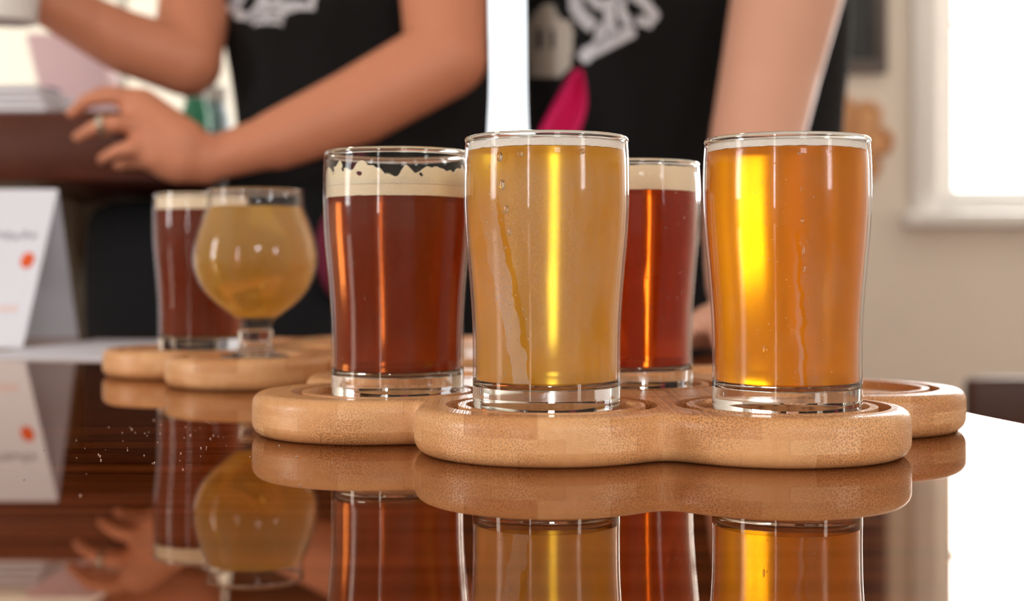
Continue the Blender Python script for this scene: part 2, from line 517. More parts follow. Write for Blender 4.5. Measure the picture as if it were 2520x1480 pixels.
def capsule(bm, p0, r0, p1, r1, segs=20, flat=1.0, up=(0, 0, 1)):
    """tapered limb between two points with round ends; flat < 1 squashes it along 'up'"""
    p0, p1 = Vector(p0), Vector(p1)
    ax = (p1 - p0)
    ln = ax.length
    if ln < 1e-6:
        ax = Vector((0, 0, 1))
    ax = ax.normalized()
    u = Vector(up)
    if abs(u.dot(ax)) > 0.95:
        u = Vector((1, 0, 0))
    u = (u - ax * u.dot(ax)).normalized()
    w = ax.cross(u)
    prof = []
    for k in range(0, 6):
        a = math.pi / 2 * k / 5
        prof.append((-r0 * math.cos(a), r0 * math.sin(a)))
    for k in range(1, 6):
        t = k / 6
        prof.append((ln * t, r0 + (r1 - r0) * t))
    for k in range(0, 6):
        a = math.pi / 2 * k / 5
        prof.append((ln + r1 * math.sin(a), r1 * math.cos(a)))
    rings = []
    for x, r in prof:
        if r < 1e-6:
            rings.append([bm.verts.new(p0 + ax * x)])
        else:
            rings.append([bm.verts.new(p0 + ax * x + (u * math.cos(2 * math.pi * i / segs) * flat + w * math.sin(2 * math.pi * i / segs)) * r) for i in range(segs)])
    for a, b in zip(rings[:-1], rings[1:]):
        for i in range(segs):
            j = (i + 1) % segs
            if len(a) == 1:
                bm.faces.new((a[0], b[j], b[i]))
            elif len(b) == 1:
                bm.faces.new((a[i], a[j], b[0]))
            else:
                bm.faces.new((a[i], a[j], b[j], b[i]))


def ellipsoid(bm, c, rx, ry, rz, rot=None):
    mat = Matrix.Translation(Vector(c)) @ (rot.to_matrix().to_4x4() if rot else Matrix.Identity(4)) @ Matrix.Diagonal((rx, ry, rz, 1))
    bmesh.ops.create_uvsphere(bm, u_segments=32, v_segments=20, radius=1, matrix=mat)


def fuse(name, bm, mat, parent, voxel=0.005, smooth=6, factor=0.5):
    """one continuous surface grown over overlapping volumes"""
    bmesh.ops.recalc_face_normals(bm, faces=bm.faces[:])
    o = link(name, bm, mat, parent, smooth=False)
    r = o.modifiers.new('remesh', 'REMESH')
    r.mode = 'VOXEL'
    r.voxel_size = voxel
    r.use_smooth_shade = True
    s = o.modifiers.new('smooth', 'SMOOTH')
    s.iterations = smooth
    s.factor = factor
    bake(o)
    return o


def loft(bm, rows, segs=48, power=2.4):
    """garment volume through horizontal sections (left point, right point, half depth), top to bottom"""
    key = [((a + b) / 2, (b - a).length / 2, dep, math.atan2((b - a).y, (b - a).x)) for a, b, dep in rows]
    dense = []
    for k in range(len(key) - 1):
        p0, p1, p2, p3 = key[max(0, k - 1)], key[k], key[k + 1], key[min(len(key) - 1, k + 2)]
        for q in range(5):
            t = q / 5
            cr = lambda a, b, c, d: 0.5 * (2 * b + (c - a) * t + (2 * a - 5 * b + 4 * c - d) * t * t + (3 * b - a - 3 * c + d) * t ** 3)
            dense.append((Vector([cr(p0[0][i], p1[0][i], p2[0][i], p3[0][i]) for i in range(3)]), cr(p0[1], p1[1], p2[1], p3[1]), cr(p0[2], p1[2], p2[2], p3[2]), p1[3] * (1 - t) + p2[3] * t))
    dense.append(key[-1])
    rings = []
    for c, hw, dep, ang in dense:
        ring = []
        for i in range(segs):
            a = 2 * math.pi * i / segs
            x = math.copysign(abs(math.cos(a)) ** (2 / power), math.cos(a)) * hw
            y = math.copysign(abs(math.sin(a)) ** (2 / power), math.sin(a)) * dep
            ring.append(bm.verts.new(c + Vector((x * math.cos(ang) - y * math.sin(ang), x * math.sin(ang) + y * math.cos(ang), 0))))
        rings.append(ring)
    for a, b in zip(rings[:-1], rings[1:]):
        for i in range(segs):
            j = (i + 1) % segs
            bm.faces.new((a[i], a[j], b[j], b[i]))
    bm.faces.new(rings[0]); bm.faces.new(list(reversed(rings[-1])))


def tube(bm, pts, radii, segs=12, flat=1.0, up=(0, 0, 1)):
    for k in range(len(pts) - 1):
        capsule(bm, pts[k], radii[k], pts[k + 1], radii[k + 1], segs, flat, up)


# ------------------------------------------------------------------ the room
T = 0.14


def wall_with_openings(name, wall, lo, hi, mat):
    """a wall built of slabs around its window openings"""
    bm = bmesh.new()
    ws = sorted([w for w in WINS if w[0] == wall], key=lambda w: w[1])

    def slab(a, b, z0, z1):
        if b - a < 1e-4 or z1 - z0 < 1e-4:
            return
        if wall == 'back':
            add_box(bm, a, b, YB, YB + T, z0, z1)
        elif wall == 'front':
            add_box(bm, a, b, YF - T, YF, z0, z1)
        elif wall == 'left':
            add_box(bm, XL - T, XL, a, b, z0, z1)
        else:
            add_box(bm, XR, XR + T, a, b, z0, z1)
    cur = lo
    for _, c, w, z0, z1, _p in ws:
        slab(cur, c - w / 2, 0, ZT)
        slab(c - w / 2, c + w / 2, 0, z0)
        slab(c - w / 2, c + w / 2, z1, ZT)
        cur = c + w / 2
    slab(cur, hi, 0, ZT)
    return struct(link(name, bm, mat, smooth=False))


wall_with_openings('wall_back', 'back', XL - T, XR + T, M['wall'])
wall_with_openings('wall_front', 'front', XL - T, XR + T, M['wall'])
wall_with_openings('wall_left', 'left', YF, YB, M['wall'])
wall_with_openings('wall_right', 'right', YF, YB, M['wall'])
struct(box('floor', XL - T, XR + T, YF - T, YB + T, -0.05, 0, M['floor']))
struct(box('ceiling', XL - T, XR + T, YF - T, YB + T, ZT, ZT + 0.05, M['ceil']))
bm = bmesh.new()
add_box(bm, XL, XR, YB - 0.02, YB, 0, 0.12, 0.004)
struct(link('baseboard_back', bm, M['white']))

for n, (wall, c, w, z0, z1, pw) in enumerate(WINS, 1):
    # casing on the room side, sash frame and bars inside the opening, sill
    e = empty('window_%d' % n)
    struct(e)
    if wall == 'back':
        e.location = (c, YB, 0)
    elif wall == 'front':
        e.location = (c, YF, 0); e.rotation_euler.z = math.pi
    elif wall == 'left':
        e.location = (XL, c, 0); e.rotation_euler.z = math.pi / 2
    else:
        e.location = (XR, c, 0); e.rotation_euler.z = -math.pi / 2
    h = w / 2
    bm = bmesh.new()                       # local +y points out of the room
    cw = 0.075
    for a, b, q0, q1 in ((-h - cw, -h, z0 - 0.0, z1 + cw), (h, h + cw, z0 - 0.0, z1 + cw), (-h, h, z1, z1 + cw)):
        add_box(bm, a, b, -0.02, 0.0, q0, q1, 0.004)
    link('casing', bm, M['white'], e)
    bm = bmesh.new()
    fw = 0.07
    for a, b, q0, q1 in ((-h, -h + fw, z0, z1), (h - fw, h, z0, z1), (-h + fw, h - fw, z1 - fw, z1), (-h + fw, h - fw, z0, z0 + fw)):
        add_box(bm, a, b, 0.05, 0.09, q0, q1, 0.003)
    link('sash', bm, M['white'], e)
    bm = bmesh.new()
    zm = 1.72 if (wall == 'back' and c > 1) else (z0 + z1) / 2
    add_box(bm, -h + fw, h - fw, 0.055, 0.085, zm - 0.011, zm + 0.011, 0.003)
    if w > 0.6:
        add_box(bm, -0.011, 0.011, 0.055, 0.085, z0 + fw, z1 - fw, 0.003)
    link('glazing_bars', bm, M['white'], e)
    link('sill', (lambda b_: (add_box(b_, -h - cw - 0.03, h + cw + 0.03, -0.06, 0.05, z0 - 0.045, z0, 0.008), b_)[1])(bmesh.new()), M['white'], e)
    if wall == 'back' and pw < 10:
        bm = bmesh.new()
        vs = []
        for k in range(25):          # a softly pleated blind
            x = -h + 0.005 + (w - 0.01) * k / 24
            y = 0.105 + 0.006 * (k % 2)
            vs.append((bm.verts.new((x, y, z0 + 0.004)), bm.verts.new((x, y, z1 - 0.004))))
        for a_, b_ in zip(vs[:-1], vs[1:]):
            bm.faces.new((a_[0], b_[0], b_[1], a_[1]))
        link('blind', bm, M['blind'], e)
    link('pane', (lambda b_: (add_box(b_, -h + fw, h - fw, 0.068, 0.072, z0 + fw, z1 - fw), b_)[1])(bmesh.new()), M['pane'], e, smooth=False)

# ------------------------------------------------------------------ the table
# a large table with one rounded side: its edge runs away from the lens on the right
edge = [(0.34, -0.30), (0.31, 0.10), (0.255, 0.40), (0.219, 0.56), (0.203, 0.65), (0.192, 0.80), (0.175, 0.95), (0.150, 1.10), (0.105, 1.22), (0.03, 1.29), (-0.08, 1.325),
        (-0.30, 1.345), (-0.60, 1.35), (-1.10, 1.33), (-1.18, 1.20), (-1.20, 0.5), (-1.18, -0.25), (-1.10, -0.40), (-0.4, -0.44), (0.22, -0.40)]


def closed_curve(pts, n=8):
    out = []
    N = len(pts)
    for k in range(N):
        p0, p1, p2, p3 = pts[k - 1], pts[k], pts[(k + 1) % N], pts[(k + 2) % N]
        for s in range(n):
            t = s / n
            out.append(tuple(0.5 * ((2 * p1[c]) + (-p0[c] + p2[c]) * t + (2 * p0[c] - 5 * p1[c] + 4 * p2[c] - p3[c]) * t * t + (-p0[c] + 3 * p1[c] - 3 * p2[c] + p3[c]) * t ** 3) for c in (0, 1)))
    return out


def slab_from_outline(bm, pts, prof):
    """pts: ccw outline; prof: list of (inset, z) from bottom face to top face"""
    N = len(pts)
    nrm = []
    for i in range(N):
        a, b = Vector(pts[i - 1]), Vector(pts[(i + 1) % N])
        t = (b - a).normalized()
        nrm.append(Vector((t.y, -t.x)))
    rings = []
    for ins, z in prof:
        rings.append([bm.verts.new((pts[i][0] - nrm[i].x * ins, pts[i][1] - nrm[i].y * ins, z)) for i in range(N)])
    for a, b in zip(rings[:-1], rings[1:]):
        for i in range(N):
            j = (i + 1) % N
            bm.faces.new((a[i], a[j], b[j], b[i]))
    bm.faces.new(list(reversed(rings[0])))
    bm.faces.new(rings[-1])
    bmesh.ops.recalc_face_normals(bm, faces=bm.faces[:])


def flatten_caps(me):
    for p in me.polygons:
        if abs(p.normal.z) > 0.9995:
            p.use_smooth = False


table = empty('table', (-0.45, 0.45, 0))
tag(table, 'glossy dark brown lacquered wooden table under the beer flights', 'table')
bm = bmesh.new()
oc = closed_curve(edge)
slab_from_outline(bm, [(x + 0.45, y - 0.45) for x, y in oc], [(0.012, TZ - 0.034), (0.003, TZ - 0.031), (0, TZ - 0.026), (0, TZ - 0.006), (0.002, TZ - 0.002), (0.005, TZ)])
flatten_caps(link('tabletop', bm, M['table'], table).data)
for lx, ly in ((-0.6, -0.7), (-0.6, 0.7), (0.45, -0.65), (0.38, 0.55)):
    bm = bmesh.new()
    add_box(bm, lx - 0.035, lx + 0.035, ly - 0.035, ly + 0.035, 0, TZ - 0.034, 0.006)
    link('leg', bm, M['barwood'], table)

# ------------------------------------------------------------------ bamboo flight boards
BT = 0.0165      # board thickness


def flight_board(name, centre, lobes, R=0.046, seam=None, wells=None):
    """clover shaped board: round lobes round a middle, each with a ring groove and a glass recess"""
    cx, cy = centre
    L_ = [(x - cx, y - cy) for x, y in lobes]
    n = 720
    pts = []
    for i in range(n):
        th = 2 * math.pi * i / n
        dx, dy = math.cos(th), math.sin(th)
        best = 0.06
        vals = []
        for x, y in L_:
            b = dx * x + dy * y
            disc = R * R - (x * x + y * y - b * b)
            if disc > 0:
                vals.append(b + math.sqrt(disc))
        vals.append(0.088)
        k = 220.0
        mv = max(vals)
        r = mv + math.log(sum(math.exp(k * (v - mv)) for v in vals)) / k
        pts.append(r)
    # soften the pinches between lobes
    for _ in range(10):
        pts = [(pts[i - 1] + 2 * pts[i] + pts[(i + 1) % n]) / 4 for i in range(n)]
    out = [(pts[i] * math.cos(2 * math.pi * i / n), pts[i] * math.sin(2 * math.pi * i / n)) for i in range(n)]
    rad = 0.0052
    prof = []
    for k in range(7):
        a = math.pi / 2 * k / 6
        prof.append((rad * (1 - math.sin(a)), rad * (1 - math.cos(a))))
    for k in range(7):
        a = math.pi / 2 * k / 6
        prof.append((rad * 0.85 * (1 - math.cos(a)), BT - rad * 0.85 * (1 - math.sin(a))))
    bm = bmesh.new()
    slab_from_outline(bm, out, prof)
    o = link(name, bm, M['bamboo'])
    # cut the ring grooves and recesses
    cb = bmesh.new()
    for x, y in [(0, 0)] + ([(x - cx, y - cy) for x, y in wells] if wells else L_):
        s = bmesh.new()
        add_lathe(s, [(0.0332, 0.0070), (0.0375, 0.0070), (0.0375, 0.03), (0.0332, 0.03)], 96, closed=True)
        add_lathe(s, [(0, BT - 0.0030), (0.0303, BT - 0.0030), (0.0303, 0.03), (0, 0.03)], 96)
        for v in s.verts:
            v.co.x += x; v.co.y += y
        tmp = bpy.data.meshes.new('t'); s.to_mesh(tmp); s.free()
        cb.from_mesh(tmp); bpy.data.meshes.remove(tmp)
    if seam:
        (ax, ay), (bx, by) = seam
        a, b = Vector((ax - cx, ay - cy, 0)), Vector((bx - cx, by - cy, 0))
        d = (b - a).normalized(); w = Vector((-d.y, d.x, 0)) * 0.0005
        s = bmesh.new()
        vs = [s.verts.new(p) for p in [a - w + Vector((0, 0, BT - 0.0012)), b - w + Vector((0, 0, BT - 0.0012)), b + w + Vector((0, 0, BT - 0.0012)), a + w + Vector((0, 0, BT - 0.0012)),
                                       a - w + Vector((0, 0, 0.03)), b - w + Vector((0, 0, 0.03)), b + w + Vector((0, 0, 0.03)), a + w + Vector((0, 0, 0.03))]]
        for f in ((3, 2, 1, 0), (4, 5, 6, 7), (0, 1, 5, 4), (1, 2, 6, 5), (2, 3, 7, 6), (3, 0, 4, 7)):
            s.faces.new([vs[q] for q in f])
        tmp = bpy.data.meshes.new('t'); s.to_mesh(tmp); s.free()
        cb.from_mesh(tmp); bpy.data.meshes.remove(tmp)
    cutter = link('cutter', cb, None, smooth=False)
    md = o.modifiers.new('cut', 'BOOLEAN')
    md.operation = 'DIFFERENCE'; md.solver = 'EXACT'; md.object = cutter
    md.use_self = True
    bake(o)
    bpy.data.objects.remove(cutter, do_unlink=True)
    bm = bmesh.new(); bm.from_mesh(o.data)
    for f in bm.faces:
        f.smooth = True
    for e in bm.edges:
        e.smooth = not (len(e.link_faces) == 2 and e.calc_face_angle(0) > math.radians(30))
    bm.to_mesh(o.data); bm.free()
    flatten_caps(o.data)
    o.location = (cx, cy, TZ)
    return o


lobes_near = [(-0.0545, 0.546), (0.0130, 0.4885), (0.0915, 0.4865), (0.1360, 0.565), (-0.046, 0.632), (0.115, 0.652), (0.033, 0.682)]
wells_near = [(-0.0495, 0.5465), (0.0140, 0.4900), (0.0950, 0.4875)] + lobes_near[3:]
near = flight_board('flight_board', (0.0495, 0.582), lobes_near, R=0.0475, wells=wells_near, seam=((-0.035, 0.5105), (0.132, 0.5245)))
tag(near, 'near clover shaped bamboo flight board holding the four sharp beer glasses', 'serving board', 'bamboo flight boards on the table')
lobes_far = [(-0.147, 0.772), (-0.203, 0.846), (-0.055, 0.782), (-0.005, 0.860), (-0.178, 0.935), (-0.025, 0.950), (-0.100, 0.965)]
far = flight_board('flight_board', (-0.103, 0.867), lobes_far)
tag(far, 'far blurred bamboo flight board under the round goblet, at left behind', 'serving board', 'bamboo flight boards on the table')

# ------------------------------------------------------------------ beer tumblers
GOUT = [(0.0260, 0.0), (0.0260, 0.008), (0.02595, 0.0180), (0.0261, 0.0294), (0.0267, 0.0400), (0.0277, 0.0520), (0.0286, 0.0620), (0.0291, 0.0720), (0.0292, 0.0800), (0.0290, 0.0880), (0.0285, 0.0950)]
GP = smooth_profile(GOUT, 6)


def gr(z):
    for (r0, z0), (r1, z1) in zip(GP[:-1], GP[1:]):
        if z0 <= z <= z1:
            return r0 + (r1 - r0) * (z - z0) / max(1e-9, z1 - z0)
    return GP[-1][0]


def tumbler(cx, cy, wall_mat, beer, foam, z_beer, z_foam, label, lacing=False, ragged=0.0, seed=0, scale=1.0):
    t = empty('beer_glass', (cx, cy, TZ + BT - 0.0030))
    tag(t, label, 'beer glass', 'tumblers of beer on the flight boards')
    ZB = 0.0116           # top of the solid base at the wall
    w = 0.0010            # wall thickness
    bm = bmesh.new()      # thick base
    prof = [(0, 0.0012), (0.018, 0.0010), (0.0215, 0.0004), (0.0235, 0.0001), (0.0250, 0.0006), (0.0258, 0.0018), (0.0260, 0.004), (0.0260, ZB), (0.0249, ZB), (0.0242, 0.0104), (0.0225, 0.0094), (0.018, 0.0088), (0.010, 0.0085), (0, 0.0084)]
    add_lathe(bm, prof, 96)
    link('glass_base', bm, M['glass_solid'], t)
    bm = bmesh.new()      # wall and rim
    outer = [(gr(z), z) for z in [ZB + (0.0938 - ZB) * k / 40 for k in range(41)]]
    rimr = gr(0.0945)
    rim = [(rimr + 0.0002, 0.0944), (rimr - 0.0001, 0.0951), (rimr - 0.0007, 0.0954), (rimr - 0.0013, 0.0951), (rimr - 0.0016, 0.0944)]
    inner = [(r - (w if z < 0.089 else w + 0.0006 * (z - 0.089) / 0.005), z) for r, z in reversed(outer)]
    add_lathe(bm, outer + rim + inner, 96, closed=True)
    link('glass_wall', bm, wall_mat, t)
    # a rounded solid rim bead
    bm = bmesh.new()
    ring = [(rimr - 0.0007 + 0.00105 * math.cos(a), 0.0943 + 0.00115 * math.sin(a)) for a in [2 * math.pi * k / 12 for k in range(12)]]
    add_lathe(bm, ring, 96, closed=True)
    link('glass_rim', bm, M['glass_solid'], t)
    # beer
    bm = bmesh.new()
    g = 0.00012
    body = [(0, 0.0084 + g), (0.010, 0.0085 + g), (0.018, 0.0088 + g), (0.0225, 0.0094 + g), (0.0240, 0.0104 + g), (0.0248, 0.0118)]
    nz_ = 36
    for k in range(1, nz_ + 1):
        z = 0.0118 + (z_beer - 0.0118) * k / nz_
        body.append((gr(z) - w - g, z))
    body.append((0, z_beer))
    add_lathe(bm, body, 96)
    link('beer', bm, beer, t)
    # foam: closed puck with an uneven lower and upper edge
    bm = bmesh.new()
    segs = 192
    rows = 14
    rings = []
    for k in range(rows + 1):
        ring = []
        for i in range(segs):
            a = 2 * math.pi * i / segs
            v = Vector((math.cos(a) * 3, math.sin(a) * 3, seed * 3.1))
            lo = z_beer + 0.00015 + 0.0004 * abs(noise.noise(v * 2.5))
            hi = z_foam + ragged * (noise.noise(v * 1.3) + 0.6 * noise.noise(v * 3.1))
            z = lo + (hi - lo) * k / rows
            r = gr(min(z, 0.093)) - w - 0.00022
            ring.append(bm.verts.new((r * math.cos(a), r * math.sin(a), z)))
        rings.append(ring)
    for a, b in zip(rings[:-1], rings[1:]):
        for i in range(segs):
            j = (i + 1) % segs
            bm.faces.new((a[i], a[j], b[j], b[i]))
    bm.faces.new(list(reversed(rings[0])))
    top = rings[-1]
    for rr in (0.8, 0.5):
        nr = []
        for i in range(segs):
            v0 = top[i].co if rr == 0.8 else None
            base = rings[-1][i].co
            zz = z_foam - (0.002 if lacing else 0.0) + 0.0008 * noise.noise(Vector((base.x, base.y, seed)) * 200 * rr)
            nr.append(bm.verts.new((base.x * rr, base.y * rr, zz)))
        for i in range(segs):
            j = (i + 1) % segs
            bm.faces.new((top[i], top[j], nr[j], nr[i]))
        top = nr
    bm.faces.new(top)
    bmesh.ops.recalc_face_normals(bm, faces=bm.faces[:])
    link('foam', bm, foam, t)
    if lacing:
        # film of foam clinging to the inside above the head, torn into lobes
        bm = bmesh.new()
        rows, segs = 48, 420
        g_ = {}
        zt = 0.0915
        for k in range(rows + 1):
            z = z_foam - 0.002 + (zt - z_foam + 0.002) * k / rows
            for i in range(segs):
                a = 2 * math.pi * i / segs
                r = gr(z) - w - 0.0003
                g_[k, i] = (Vector((r * math.cos(a), r * math.sin(a), z)), a, k / rows)
        vv = {}
        def V(k, i):
            key = (k, i % segs)
            if key not in vv:
                vv[key] = bm.verts.new(g_[key][0])
            return vv[key]
        for k in range(rows):
            for i in range(segs):
                p, a, h = g_[k, i]
                q = Vector((math.cos(a), math.sin(a), 0)) * 2.6 + Vector((0, 0, seed * 2))
                n1 = noise.noise(q * 1.3) * 0.7 + noise.noise(q * 3.2) * 0.45 + 0.62
                n2 = noise.noise(Vector((p.x, p.y, p.z)) * 230)
                if h < 0.25 + 0.62 * n1 and n2 < 0.36 + 0.3 * (1 - h):
                    bm.faces.new((V(k, i), V(k, i + 1), V(k + 1, i + 1), V(k + 1, i)))
        o = link('foam_lacing', bm, foam, t)
        md = o.modifiers.new('s', 'SOLIDIFY'); md.thickness = 0.00035; md.offset = 0
        bake(o)
    t.scale = (scale, scale, scale * 1.012)
    return t


gA = tumbler(0.0123, 0.4915, M['glass_gold'], M['beer_gold'], M['foam'], 0.0902, 0.0932,
             'tumbler of hazy golden beer at the front, left of the clear amber one', seed=1, ragged=0.0003, scale=1.011)
gC = tumbler(0.0968, 0.4870, M['glass_amber'], M['beer_amber'], M['foam'], 0.0905, 0.0934,
             'tumbler of clear bright amber beer at the right end of the near board', seed=2, ragged=0.0003, scale=1.002)
gB = tumbler(-0.0452, 0.5465, M['glass_clear'], M['beer_brown'], M['foam_cream'], 0.0770, 0.0835,
             'tumbler of red brown beer with ragged foam clinging to the glass, left on near board', lacing=True, seed=5, ragged=0.0015, scale=1.006)
gD = tumbler(0.0500, 0.5800, M['glass_clear'], M['beer_red'], M['foam_cream'], 0.0826, 0.0928,
             'tumbler of deep red beer with thick even foam, half hidden behind the golden one', seed=3, ragged=0.0004, scale=0.988)
gE = tumbler(-0.1885, 0.8400, M['glass_clear'], M['beer_brown'], M['foam_cream'], 0.0855, 0.0930,
             'blurred tumbler of brown beer behind the round goblet on the far board', seed=4, ragged=0.0003)

# water drops on the cold walls of the front glasses
def drops(glass, spec, name='condensation_drops'):
    bm = bmesh.new()
    for ang, z, r, el in spec:
        a = math.radians(ang)
        R_ = gr(z) + r * 0.12
        c = Vector((R_ * math.sin(a), -R_ * math.cos(a), z))
        mat = Matrix.Translation(c) @ Matrix.Rotation(a, 4, 'Z') @ Matrix.Diagonal((r, r * 0.45, r * el, 1))
        bmesh.ops.create_uvsphere(bm, u_segments=14, v_segments=10, radius=1, matrix=mat)
    o = link(name, bm, M['glass_solid'], glass)
    o['kind'] = 'stuff'
    return o


rnd = random.Random(5)
sp = [(-19, 0.0876, 0.0010, 0.9), (23, 0.0884, 0.0009, 0.95), (-34, 0.0868, 0.0012, 1.4), (-32, 0.0775, 0.0011, 1.6), (-29, 0.0695, 0.0009, 1.5), (-27, 0.062, 0.0006, 2.2)]
for k in range(70):
    z = 0.012 + 0.072 * rnd.random()
    sp.append((-38 + 16 * (0.085 - z) / 0.07 + rnd.gauss(0, 7), z, 0.00012 + 0.00022 * rnd.random(), 1.2))
drops(gA, sp)
sp = [(-3, 0.0880, 0.0006, 0.9), (-1, 0.0660, 0.0005, 1.8), (0, 0.0560, 0.0004, 4.0), (1, 0.0500, 0.0004, 3.0), (-28, 0.024, 0.0004, 3.5)]
for k in range(90):
    z = 0.012 + 0.076 * rnd.random()
    sp.append((rnd.gauss(-8, 22), z, 0.00010 + 0.0002 * rnd.random(), 1.3))
drops(gC, sp)
sp = [(rnd.uniform(-60, 60), 0.012 + 0.06 * rnd.random(), 0.0001 + 0.00015 * rnd.random(), 1.2) for k in range(40)]
drops(gB, sp)
sp = [(rnd.uniform(0, 75), 0.03 + 0.055 * rnd.random(), 0.00015 + 0.00025 * rnd.random(), 1.2) for k in range(40)]
drops(gD, sp)

# ------------------------------------------------------------------ the goblet
gob = empty('goblet', (-0.1433, 0.7720, TZ + BT - 0.0030))
gob.scale = (1, 1, 1.03)
tag(gob, 'short stemmed round goblet of pale yellow drink on the far board', 'goblet')
OUT = smooth_profile([(0.0085, 0.0175), (0.0100, 0.0215), (0.0150, 0.0255), (0.0230, 0.0315), (0.0300, 0.0395), (0.0340, 0.0490), (0.0348, 0.0560), (0.0335, 0.0650), (0.0300, 0.0755), (0.0270, 0.0830), (0.0264, 0.0890), (0.0264, 0.0915)], 5)
bm = bmesh.new()
inn = [(max(0.0, r - 0.0012), z) for r, z in OUT if z > 0.0225]
prof = OUT + [(0.0260, 0.0921), (0.0254, 0.0915)] + list(reversed(inn)) + [(0, inn[0][1] - 0.0012)]
add_lathe(bm, [(0, 0.0175)] + prof, 96)
link('bowl', bm, M['glass_goblet'], gob)
bm = bmesh.new()
add_lathe(bm, smooth_profile([(0, 0.0004), (0.0150, 0.0002), (0.0190, 0.0006), (0.0196, 0.0016), (0.0180, 0.0028), (0.0120, 0.0042), (0.0096, 0.0070), (0.0088, 0.0110), (0.0096, 0.0150), (0.0084, 0.0172), (0, 0.0174)], 4), 64)
link('stem', bm, M['glass_solid'], gob)
bm = bmesh.new()
ins = [(r - 0.0014, z) for r, z in OUT if 0.0235 < z < 0.0832]
add_lathe(bm, [(0, ins[0][1])] + ins + [(0, ins[-1][1])], 96)
link('drink', bm, M['beer_pale'], gob)
bm = bmesh.new()
ring = [(0.0259 + 0.0010 * math.cos(a), 0.0915 + 0.0010 * math.sin(a)) for a in [2 * math.pi * k / 10 for k in range(10)]]
add_lathe(bm, ring, 64, closed=True)
link('rim', bm, M['glass_solid'], gob)

# ------------------------------------------------------------------ things on the table at the left
sign = empty('tent_sign', (-0.50, 1.20, TZ))
tag(sign, 'white folded paper tent card with an orange mark standing at the far left', 'table sign')


def panel(name, p0, p1, p2, p3, th, mat, parent):
    """thin sheet with thickness from four corners"""
    bm = bmesh.new()
    n = (p1 - p0).cross(p3 - p0).normalized() * th
    a = [bm.verts.new(p) for p in (p0, p1, p2, p3)]
    b = [bm.verts.new(p + n) for p in (p0, p1, p2, p3)]
    bm.faces.new(a[::-1]); bm.faces.new(b)
    for i in range(4):
        j = (i + 1) % 4
        bm.faces.new((a[i], a[j], b[j], b[i]))
    bmesh.ops.recalc_face_normals(bm, faces=bm.faces[:])
    return link(name, bm, mat, parent, smooth=False)


so = Vector((-0.50, 1.20, TZ))
FB = Vector((-0.396, 1.118, TZ + 0.0008)) - so
AP = Vector((-0.386, 1.175, TZ + 0.1325)) - so
RB = Vector((-0.408, 1.300, TZ + 0.0008)) - so
dx = Vector((-0.22, 0.0, 0))
panel('front_panel', FB, AP, AP + dx, FB + dx, 0.0006, M['paper'], sign)
panel('back_panel', RB, AP, AP + dx, RB + dx, 0.0006, M['paper'], sign)
# printing on the front panel
up = (AP - FB).normalized()
fn = Vector((1, 0, 0)).cross(up).normalized()
if fn.y > 0:
    fn = -fn


def on_panel(name, blobs, mat):
    bm = bmesh.new()
    for (u, v, ru, rv) in blobs:
        c = FB + Vector((-u, 0, 0)) + up * v + fn * 0.0009
        vs = [bm.verts.new(c + Vector((math.cos(a) * ru, 0, 0)) + up * math.sin(a) * rv) for a in [2 * math.pi * k / 24 for k in range(24)]]
        vt = [bm.verts.new(v_.co + fn * 0.0002) for v_ in vs]
        bm.faces.new(vs); bm.faces.new(vt)
        for i in range(24):
            bm.faces.new((vs[i], vs[(i + 1) % 24], vt[(i + 1) % 24], vt[i]))
    bmesh.ops.recalc_face_normals(bm, faces=bm.faces[:])
    return link(name, bm, mat, sign, smooth=False)


on_panel('orange_mark', [(0.012, 0.0775, 0.0055, 0.0072)], M['orange'])
on_panel('grey_lettering', [(0.012 + 0.007 * k, 0.100 + 0.0012 * math.sin(k * 2.1), 0.0026, 0.0030 + 0.001 * (k % 2)) for k in range(9)], M['greyink'])
on_panel('pink_lettering', [(0.014 + 0.007 * k, 0.034, 0.0028, 0.0030) for k in range(6)], M['pinkink'])

bm = bmesh.new()
pts2 = [(-0.40, 1.00), (-0.235, 0.965), (-0.20, 1.22), (-0.375, 1.25)]
slab_from_outline(bm, pts2, [(0, 0.0), (0, 0.0012)])
o = link('paper_sheet', bm, M['paper'], smooth=False)
o.location = (0, 0, TZ + 0.0002)
tag(o, 'blank white paper sheet lying on the table beside the tent card', 'paper')

# dust on the lacquer
bm = bmesh.new()
rd = random.Random(3)
for k in range(70):
    x, y = rd.gauss(-0.135, 0.022), rd.gauss(0.50, 0.05)
    if rd.random() < 0.3:
        x, y = rd.uniform(-0.16, -0.04), rd.uniform(0.40, 0.62)
    if math.hypot(x + 0.054, y - 0.546) < 0.05:
        continue
    r = 0.00012 + 0.00022 * rd.random()
    bmesh.ops.create_icosphere(bm, subdivisions=1, radius=r, matrix=Matrix.Translation((x, y, TZ + r * 0.6)))
o = link('dust_specks', bm, M['dust'])
o['kind'] = 'stuff'
tag(o, 'pale dust specks scattered over the dark lacquer left of the near board', 'dust')

# ------------------------------------------------------------------ the bar behind at the left
bar = empty('bar_counter', (-1.0, 1.8, 0))
tag(bar, 'bar counter with thick dark red wooden top and cream front', 'bar counter')


def lbox(name, x0, x1, y0, y1, z0, z1, mat, parent, bevel=0.0):
    o_ = parent.location
    return box(name, x0 - o_.x, x1 - o_.x, y0 - o_.y, y1 - o_.y, z0 - o_.z, z1 - o_.z, mat, parent, bevel)


BAR_TOP = TZ + 0.2185
lbox('bar_top', -1.7, -0.325, 1.33, 2.25, TZ + 0.148, BAR_TOP, M['barwood'], bar, 0.010)
lbox('front_panel', -1.66, -0.40, 1.70, 2.18, 0, TZ + 0.148, M['cream'], bar, 0.004)
lbox('end_post', -0.62, -0.52, 1.55, 1.65, 0, TZ + 0.148, M['cream'], bar, 0.004)


